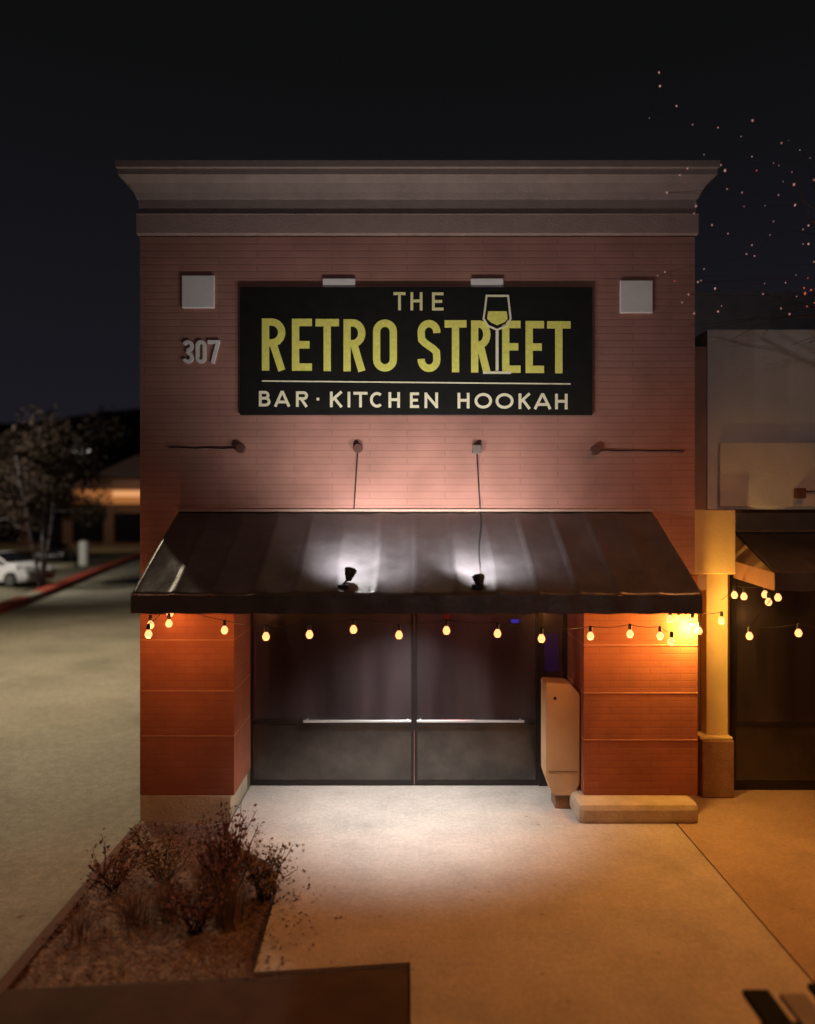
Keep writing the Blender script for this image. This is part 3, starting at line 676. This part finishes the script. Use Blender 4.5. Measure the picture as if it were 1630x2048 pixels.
clump(455, 6.1, .60, 170, 'tallest clump of thin dry grass blades in front of the tallest shrub', 11)
clump(270, 6.15, .36, 120, 'low clump of brown grass beside the driveway side shrub', 12)
clump(410, 6.6, .50, 140, 'dry grass clump between the left pillar base and the tallest shrub', 13)
clump(340, 6.25, .40, 120, 'dry grass clump in the middle of the bed', 14)
clump(160, 5.95, .28, 90, 'smallest grass clump beside the dark bed edging', 15)
# fallen leaves and bark chips
rnd = random.Random(77); bm = B()
for i in range(5200):
    y = rnd.uniform(5.32, 8.05); xr = -1.10 if y < 6.4 else (-1.10 - (y - 6.4) * .45)
    x = rnd.uniform(-2.84, xr) if rnd.random() < .95 else xr + abs(rnd.gauss(0, .22))
    z = (.004 if x > xr - .02 else -.035 + rnd.uniform(-.02, .02)); a = rnd.uniform(0, 6.28); L_ = rnd.uniform(.008, .026); W_ = L_ * rnd.uniform(.25, .6)
    d = Vector((math.cos(a), math.sin(a), rnd.uniform(-.3, .5))); w = Vector((-math.sin(a), math.cos(a), rnd.uniform(-.3, .3)))
    c = Vector((x, y, z + .006)); bm.faces.new([bm.verts.new(c + d * p * L_ + w * q * W_) for p, q in ((-1, 0), (0, 1), (1, 0), (0, -1))])
tag(obj('leaf_litter', bm, [mat('litter', (.12, .06, .04), .9, var=.8, vscale=30)]), 'fallen leaves and bark chips over the planting bed and its edge', 'leaf litter', kind='stuff')
# long dark twig
tw = B(); tube(tw, [pt(470, 1800, 6.6), pt(492, 1735, 6.6), pt(500, 1690, 6.6), pt(516, 1652, 6.6)], .009, 6, .003)
o = obj('twig', tw, M['darkbark']); tag(o, 'single bare dark twig rising from the tallest shrub', 'twig')

# ------------------------------------------------------------------ bottom right slatted seat
bn = thing('slatted_bench', 'corner of a bench with black and grey boards at the bottom right', 'bench', (2.3, 4.0, 0))
bm = B(); box(bm, 1.99, 2.15, 2.2, wz(0, 1) * 0 + 4.47, .42, .46, .012); obj('board', bm, M['blackbd'], bn)
bm = B(); box(bm, 2.20, 2.36, 2.2, 4.45, .415, .45, .012); obj('board', bm, M['greybd'], bn)
bm = B(); box(bm, 2.41, 2.57, 2.2, 4.53, .42, .46, .012); obj('board', bm, M['blackbd'], bn)
bm = B(); box(bm, 2.62, 2.78, 2.2, 4.47, .415, .45, .012); obj('board', bm, M['greybd'], bn)
for x in (2.06, 2.65):
    for y in (2.4, 4.2):
        bm = B(); box(bm, x, x + .05, y, y + .05, 0, .375, .004); obj('leg', bm, M['black'], bn)
bm = B(); box(bm, 2.0, 2.76, 2.4, 2.45, .376, .414); box(bm, 2.0, 2.76, 4.2, 4.25, .376, .414); obj('cross_rail', bm, M['black'], bn)

# ------------------------------------------------------------------ cars
def car(label, x, y, rz, paint, z=-.26, s=1.0):
    t = thing('parked_car', label, 'car', (x, y, z), rz, group='cars in the lot'); t.scale = (s, s, s)
    def ob(n, bm, m, par, sm=False): return obj(n, bm, m, par, smooth=sm, world=False)
    # nose towards +x, length 4.5
    prof = [(-2.2, .35), (-2.25, .75), (-2.1, .98), (-1.5, 1.05), (-.95, 1.42), (.3, 1.45), (1.15, 1.02), (1.95, .86), (2.2, .70), (2.25, .42), (2.1, .24), (-2.05, .24)]
    bm = B(); W = .88; L_ = []; 
    secs = [(-W, .0, .0), (-W + .09, 1, .04), (-.4, 1, .08), (.4, 1, .08), (W - .09, 1, .04), (W, 0, 0)]
    rings = []
    for (yy, k, g_) in secs:
        ring_ = []
        for (a, b) in prof:
            if b > 1.0: yv = yy * .82
            else: yv = yy
            zz = b if k else min(b, 1.0) if b < 1.1 else 1.0 + (b - 1.0) * .8
            if not k: a_ = a * .975
            else: a_ = a + (g_ if a > 1.9 else -g_ if a < -2 else 0)
            ring_.append(bm.verts.new((a_, yv, zz)))
        rings.append(ring_)
    n = len(prof)
    for a, b in zip(rings[:-1], rings[1:]):
        for i in range(n): bm.faces.new((a[i], a[(i + 1) % n], b[(i + 1) % n], b[i]))
    bm.faces.new(rings[0]); bm.faces.new(rings[-1][::-1])
    body = ob('body', bm, paint, t, True)
    md = body.modifiers.new('bev', 'BEVEL'); md.width = .05; md.segments = 2
    for sg_ in (-1, 1):
        bm = B(); yv = sg_ * (W * .82 + .0)
        poly = [(-1.3, 1.07), (-.92, 1.34), (.22, 1.36), (.95, 1.05)]
        A = [bm.verts.new((a, sg_ * (W * (.82 if b > 1.1 else .93) + .012), b)) for a, b in poly]; A2 = [bm.verts.new((a, sg_ * (W * .6), b)) for a, b in poly]
        bm.faces.new(A); bm.faces.new(A2[::-1])
        for i in range(4): bm.faces.new((A[i], A[(i + 1) % 4], A2[(i + 1) % 4], A2[i]))
        ob('side_window', bm, M['carglass'], t)
        bm = B(); prism(bm, [(2.05, .62), (2.26, .60), (2.22, .74), (1.9, .82)], sg_ * .5, sg_ * .84, 'y'); ob('headlight', bm, M['headlamp'], t)
        for wx_ in (-1.35, 1.38):
            bm = B(); lathe(bm, (wx_, sg_ * .72, .33), [(.2, 0), (.30, 0), (.335, .03), (.335, .17), (.30, .2), (.2, .19)], 24, (0, sg_, 0)); w = ob('wheel', bm, M['tyre'], t)
            bm = B(); lathe(bm, (wx_, sg_ * .72, .33), [(.05, .15), (.19, .165), (.21, .20), (.19, .206), (.05, .195)], 18, (0, sg_, 0)); ob('rim', bm, M['rim'], w)
    bm = B(); A = [(.36, -.62, 1.425), (.36, .62, 1.425), (1.10, .70, 1.06), (1.10, -.70, 1.06)]
    vs = [bm.verts.new(Vector(p) + Vector((.02, 0, .025))) for p in A]; v2 = [bm.verts.new(Vector(p) - Vector((.1, 0, .1))) for p in A]
    bm.faces.new(vs); bm.faces.new(v2[::-1])
    for i in range(4): bm.faces.new((vs[i], vs[(i + 1) % 4], v2[(i + 1) % 4], v2[i]))
    ob('windscreen', bm, M['carglass'], t)
    bm = B(); box(bm, 2.2, 2.345, -.5, .5, .40, .52, .02); ob('grille', bm, M['tyre'], t)
    return t
car('white parked car behind the slim tree at the left edge', -19.9, 36.5, R(-14), M['carwhite'], s=1.12)
car('dark parked car seen nose on, just right of the white one', -25.0, 53.0, R(-72), M['cardark'])

# white cylinder and dark bollard
bm = B(); D = 50; x = wx(167, D); lathe(bm, (x, D, -.26), [(.28, 0), (.30, .05), (.30, 1.5), (.26, 1.6), (.1, 1.64)], 20)
tag(obj('white_post', bm, M['white'], smooth=False), 'stout white round post standing on the island in the car park', 'post')
bm = B(); x = wx(141, D); lathe(bm, (x, D, -.26), [(.09, 0), (.09, 1.15), (.05, 1.2)], 12)
tag(obj('bollard', bm, M['black']), 'slim dark bollard left of the stout white post', 'bollard')

# ------------------------------------------------------------------ trees
def leafcloud(bm, rnd, centers, n, size):
    for i in range(n):
        c, r = rnd.choice(centers)
        v = Vector((rnd.gauss(0, 1), rnd.gauss(0, 1), rnd.gauss(0, 1))); v = v.normalized() * (rnd.random() ** .45)
        p = c + Vector((v.x * r, v.y * r, v.z * r * .8))
        d = Vector((rnd.uniform(-1, 1), rnd.uniform(-1, 1), rnd.uniform(-1, 1))).normalized(); w = d.cross(Vector((rnd.uniform(-1, 1), rnd.uniform(-1, 1), rnd.uniform(-1, 1)))).normalized()
        L_ = size * rnd.uniform(.6, 1.4)
        bm.faces.new([bm.verts.new(p + d * q + w * s) for q, s in ((0, 0), (L_ * .5, L_ * .3), (L_, 0), (L_ * .5, -L_ * .3))])
def tree(name, label, x, y, z0, h, r, nst, mb, ml, seed, nleaf, lsize, cat='tree', base_r=.09, clear=.42):
    rnd = random.Random(seed); t = thing(name, label, cat, (x, y, z0))
    bt = B(); cs = []
    for i in range(nst):
        a = 2 * math.pi * i / nst + rnd.uniform(-.4, .4); s = r * rnd.uniform(.25, .6) * (1 if nst > 1 else .15)
        P = [Vector((x + math.cos(a) * (s * u ** 1.3 + .06 * (nst > 1)), y + math.sin(a) * (s * u ** 1.3 + .06 * (nst > 1)), z0 + h * .8 * u)) + Vector((.04 * math.sin(5 * u + i), .04 * math.cos(4 * u + i), 0)) for u in [k / 7 for k in range(8)]]
        tube(bt, P, base_r, 7, base_r * .3)
        for k in range(5):
            p = P[3 + k % 5]; q = p + Vector((rnd.gauss(0, .45) * r, rnd.gauss(0, .45) * r, rnd.uniform(.05, .2) * h))
            tube(bt, [p, p.lerp(q, .5) + Vector((0, 0, .05 * h)), q], base_r * .35, 5, base_r * .1); cs.append((q, r * rnd.uniform(.28, .5)))
    cs += [(Vector((x + rnd.gauss(0, .4) * r, y + rnd.gauss(0, .4) * r, z0 + h * rnd.uniform(clear + .12, .95))), r * rnd.uniform(.25, .5)) for _ in range(9)]
    obj('trunk', bt, mb, t)
    bl = B(); leafcloud(bl, rnd, cs, nleaf, lsize); obj('crown', bl, ml, t)
    return t
tree('street_tree', 'slim pale multi-stemmed tree with a dim brown crown beside the red kerb', wx(70, 34), 34.5, -.26, 7.6, 2.7, 3, M['bark'], M['leaf'], 21, 7000, .2, base_r=.1)
tree('street_tree', 'broader dim tree in the car park behind the white car', wx(-40, 46), 46, -.26, 8.5, 3.6, 2, M['bark'], M['leaf'], 22, 7000, .26, base_r=.13)
tree('street_tree', 'far dark tree in front of the lit shop row, left of the lit fascia', wx(110, 66), 66, -.26, 7.6, 3.3, 1, M['bark'], M['leaf'], 23, 4500, .3, base_r=.16)

# ------------------------------------------------------------------ far shop row with lit fascia
fb = thing('shop_row', 'far low shop row with glowing orange fascia across the car park', 'building', (-30, 78, -.26))
bm = B(); box(bm, -62, -14, 78, 92, -.26, 6.9); obj('wall', bm, M['farwall'], fb)
bm = B(); box(bm, -62.5, -13.5, 77.4, 92.5, 6.9, 7.5); obj('roof', bm, M['farroof'], fb)
bm = B(); prism(bm, [(-32.5, 7.5), (-28.5, 9.3), (-26.5, 9.3), (-26.5, 7.5)], 79, 88, 'y'); obj('gable', bm, M['farroof'], fb)
for (a, b, mm) in ((142, 222, M['farlit']), (225, 284, M['farlit']), (286, 330, M['farlit'])):
    bm = B(); box(bm, wx(a, 77.7), wx(b, 77.7), 77.6, 77.98, wz(1008, 77.7), wz(980, 77.7)); obj('lit_fascia', bm, mm, fb)
bm = B(); box(bm, wx(226, 77.5), wx(283, 77.5), 77.4, 77.58, wz(993, 77.5), wz(982, 77.5)); obj('lit_window', bm, M['farlit2'], fb)
for a in range(0, 9):
    bm = B(); x = -52 + a * 4.3; box(bm, x, x + 3.2, 77.9, 77.99, .2, 3.2); obj('window', bm, M['carglass'], fb)
sl = thing('street_lamp', 'distant street lamp with two small white heads above the dim tree crowns', 'street lamp', (wx(168, 72), 72, -.26))
p = pt(168, 903, 72)
bm = B(); tube(bm, [(p.x, 72, -.26), (p.x, 72, p.z + .2)], .09, 8, .06); obj('pole', bm, M['black'], sl)
for dx in (-.45, .4):
    bm = B(); box(bm, p.x + dx - .32, p.x + dx + .32, 71.7, 72.1, p.z - .06 + dx * .2, p.z + .12 + dx * .2, .03); obj('lamp_head', bm, M['lampwhite'], sl)

# ------------------------------------------------------------------ bare tree with fairy lights at top right
ft = thing('bare_tree', 'bare dark tree reaching in from the upper right, its thin twigs strung with tiny lights', 'tree', (4.9, 6.7, 0))
rnd = random.Random(5); bt = B()
tube(bt, [(5.5, 6.7, 0), (5.46, 6.7, 1.5), (5.4, 6.72, 3.2), (5.3, 6.7, 4.7)], .10, 9, .06)
ends = []
def branch(p, d, L_, r, lev):
    q = p
    path = [p]
    for k in range(4):
        d = (d + Vector((rnd.gauss(0, .16), rnd.gauss(0, .16), rnd.gauss(0, .12)))).normalized(); q = q + d * L_ / 4; path.append(q)
    tube(bt, path, r, 5, r * .5)
    if lev == 0: ends.append(path); return
    for k in range(3 if lev > 1 else 4):
        s = path[2 + k % 3]; dd = (d + Vector((rnd.gauss(0, .55), rnd.gauss(0, .4), rnd.gauss(0, .5)))).normalized(); branch(s, dd, L_ * .62, r * .42, lev - 1)
for dd in ((-.75, 0, .85), (-.95, -.1, .55), (-.25, .1, 1), (.5, 0, .8), (-.5, -.2, .9), (-.9, .1, .75)):
    branch(Vector((5.32, 6.7, rnd.uniform(4.3, 4.7))), Vector(dd).normalized(), 1.5, .02, 2)
obj('trunk', bt, M['darkbark'], ft)
fl = thing('fairy_lights', 'scatter of tiny dim fairy lights in the bare twigs at the upper right', 'fairy lights', (4.5, 6.7, 4.5))
spk = [(1318,145),(1320,172),(1353,212),(1299,236),(1385,249),(1436,255),(1505,241),(1482,273),(1563,286),(1577,281),(1408,309),(1504,313),(1620,316),(1325,340),(1375,337),(1442,330),(1450,341),(1513,341),(1547,326),(1558,331),(1584,344),(1334,385),(1360,350),
 (1484,385),(1454,378),(1566,363),(1588,369),(1557,390),(1392,412),(1388,427),(1488,413),(1530,411),(1424,450),(1547,443),(1456,467),(1617,451),(1606,459),(1504,490),(1493,508),(1509,512),(1617,488),(1606,488),(1375,534),(1408,538),(1628,524),(1316,551),(1330,544),
 (1349,562),(1396,564),(1402,561),(1430,577),(1529,567),(1571,565),(1592,550),(1616,556),(1608,576),(1610,587),(1377,589),(1364,605),(1443,612),(1436,623),(1388,627),(1526,588),(1593,593),(1614,613),(1562,617),(1579,628),(1629,606),(1622,580),(1590,410),(1628,360),(1600,300),(1540,470)]
meW = meR = None
for i, (px, py) in enumerate(spk):
    D = 6.7 + rnd.uniform(-.5, .5); p = pt(px, py, D)
    red = (px > 1600 and py > 540) or (px, py) in ((1349, 562), (1513, 341))
    if meW is None:
        bm = B(); bmesh.ops.create_icosphere(bm, subdivisions=1, radius=.0085); meW = bpy.data.meshes.new('bulb'); bm.to_mesh(meW); meR = meW.copy(); bm.free(); meW.materials.append(M['speck']); meR.materials.append(M['speckr'])
    o = bpy.data.objects.new('bulb', meR if red else meW); link(o, fl); o.location = p - fl.location; s = rnd.choice((.45, .6, .8, 1.1)) * rnd.uniform(.85, 1.1); o.scale = (s, s, s * rnd.uniform(.8, 1.5))
bm = B()
pv = None
pp = sorted([pt(px, py, 6.7) for px, py in spk[::3]], key=lambda v: v.z)
tube(bm, pp, .0015, 4); obj('wire', bm, M['wire'], fl)

# ------------------------------------------------------------------ light
def spot(name, loc, aim, e, col, size, blend=.8, soft=.15):
    l = bpy.data.lights.new(name, 'SPOT'); l.energy = e; l.color = col; l.spot_size = R(size); l.spot_blend = blend; l.shadow_soft_size = soft
    o = bpy.data.objects.new(name, l); o.location = loc; o.rotation_euler = (Vector(aim) - Vector(loc)).to_track_quat('-Z', 'Y').to_euler(); C.objects.link(o); return o
# downlight under the awning frame (with its fitting)
dl = thing('downlight', 'round white downlight under the awning, hidden above the doors', 'lamp', (0.05, 7.75, 2.52))
bm = B(); lathe(bm, (.05, 7.75, 2.50), [(.07, 0), (.08, .02), (.08, .06), (.03, .08)], 18); obj('fitting', bm, M['white'], dl)
spot('downlight_beam', (.05, 7.85, 2.48), (.0, 8.45, 0), 450, (.93, .97, 1), 104, 1.0, .06)
l = bpy.data.lights.new('bar_room_light', 'POINT'); l.energy = 130; l.color = (1, .32, .28); l.shadow_soft_size = .15
o = bpy.data.objects.new('bar_room_light', l); o.location = (.7, 10.3, 2.2); C.objects.link(o)
spot('street_lamp_right', (4.9, 4.6, 7.5), (2.8, 5.7, 0), 820, (1, .34, .085), 90, .95, .2)
spot('street_lamp_left', (-5.5, 1.5, 7), (-1.9, 7.6, .1), 330, (1, .44, .23), 50, 1, .2)
spot('street_lamp_drive', (-9.2, 16.5, 12), (-7.0, 16.5, 0), 6600, (1, .82, .56), 110, 1, .3)
spot('lot_fill', (-22.5, 29.5, 9), (-20.5, 40, 0), 5200, (1, .90, .74), 130, .7, .3)  # fill spot added out of view to brighten car, trees and kerb
spot('shop_row_fill', (-30, 66, 12), (-32, 76, 3), 1900, (1, .66, .40), 130, .7, .3)  # added fill spot, no fitting, lifts the far shop wall and ground
spot('facade_fill', (2.2, -9, 5.5), (1.6, 8.6, 5.9), 520, (1, .84, .81), 38, 1, .3)  # fill spot added behind the camera to lift the upper facade

w = bpy.data.worlds.new('World'); sc.world = w; w.use_nodes = True; nt = w.node_tree; N = nt.nodes; L = nt.links
bg = N['Background']; tc = N.new('ShaderNodeTexCoord'); sp = N.new('ShaderNodeSeparateXYZ'); cr = N.new('ShaderNodeValToRGB')
cr.color_ramp.elements[0].position = 0; cr.color_ramp.elements[0].color = (.0120, .0112, .0170, 1)
cr.color_ramp.elements[1].position = .5; cr.color_ramp.elements[1].color = (.0044, .0045, .0048, 1)
L.new(tc.outputs['Generated'], sp.inputs[0]); L.new(sp.outputs['Z'], cr.inputs['Fac']); L.new(cr.outputs['Color'], bg.inputs['Color']); bg.inputs['Strength'].default_value = 1

# ------------------------------------------------------------------ camera
cam = bpy.data.cameras.new('Camera'); co = bpy.data.objects.new('Camera', cam); C.objects.link(co); sc.camera = co
co.location = (0, 0, H); co.rotation_euler = (R(90), 0, 0)
cam.sensor_fit = 'HORIZONTAL'; cam.sensor_width = 36; cam.lens = 36 * F / 1630; cam.clip_end = 2000; cam.clip_start = .05
cam.dof.use_dof = True; cam.dof.focus_distance = 8.0; cam.dof.aperture_fstop = .45
vs = sc.view_settings; vs.view_transform = 'Standard'; vs.look = 'None'; vs.gamma = 1; vs.exposure = 0
sc.render.engine = 'CYCLES'
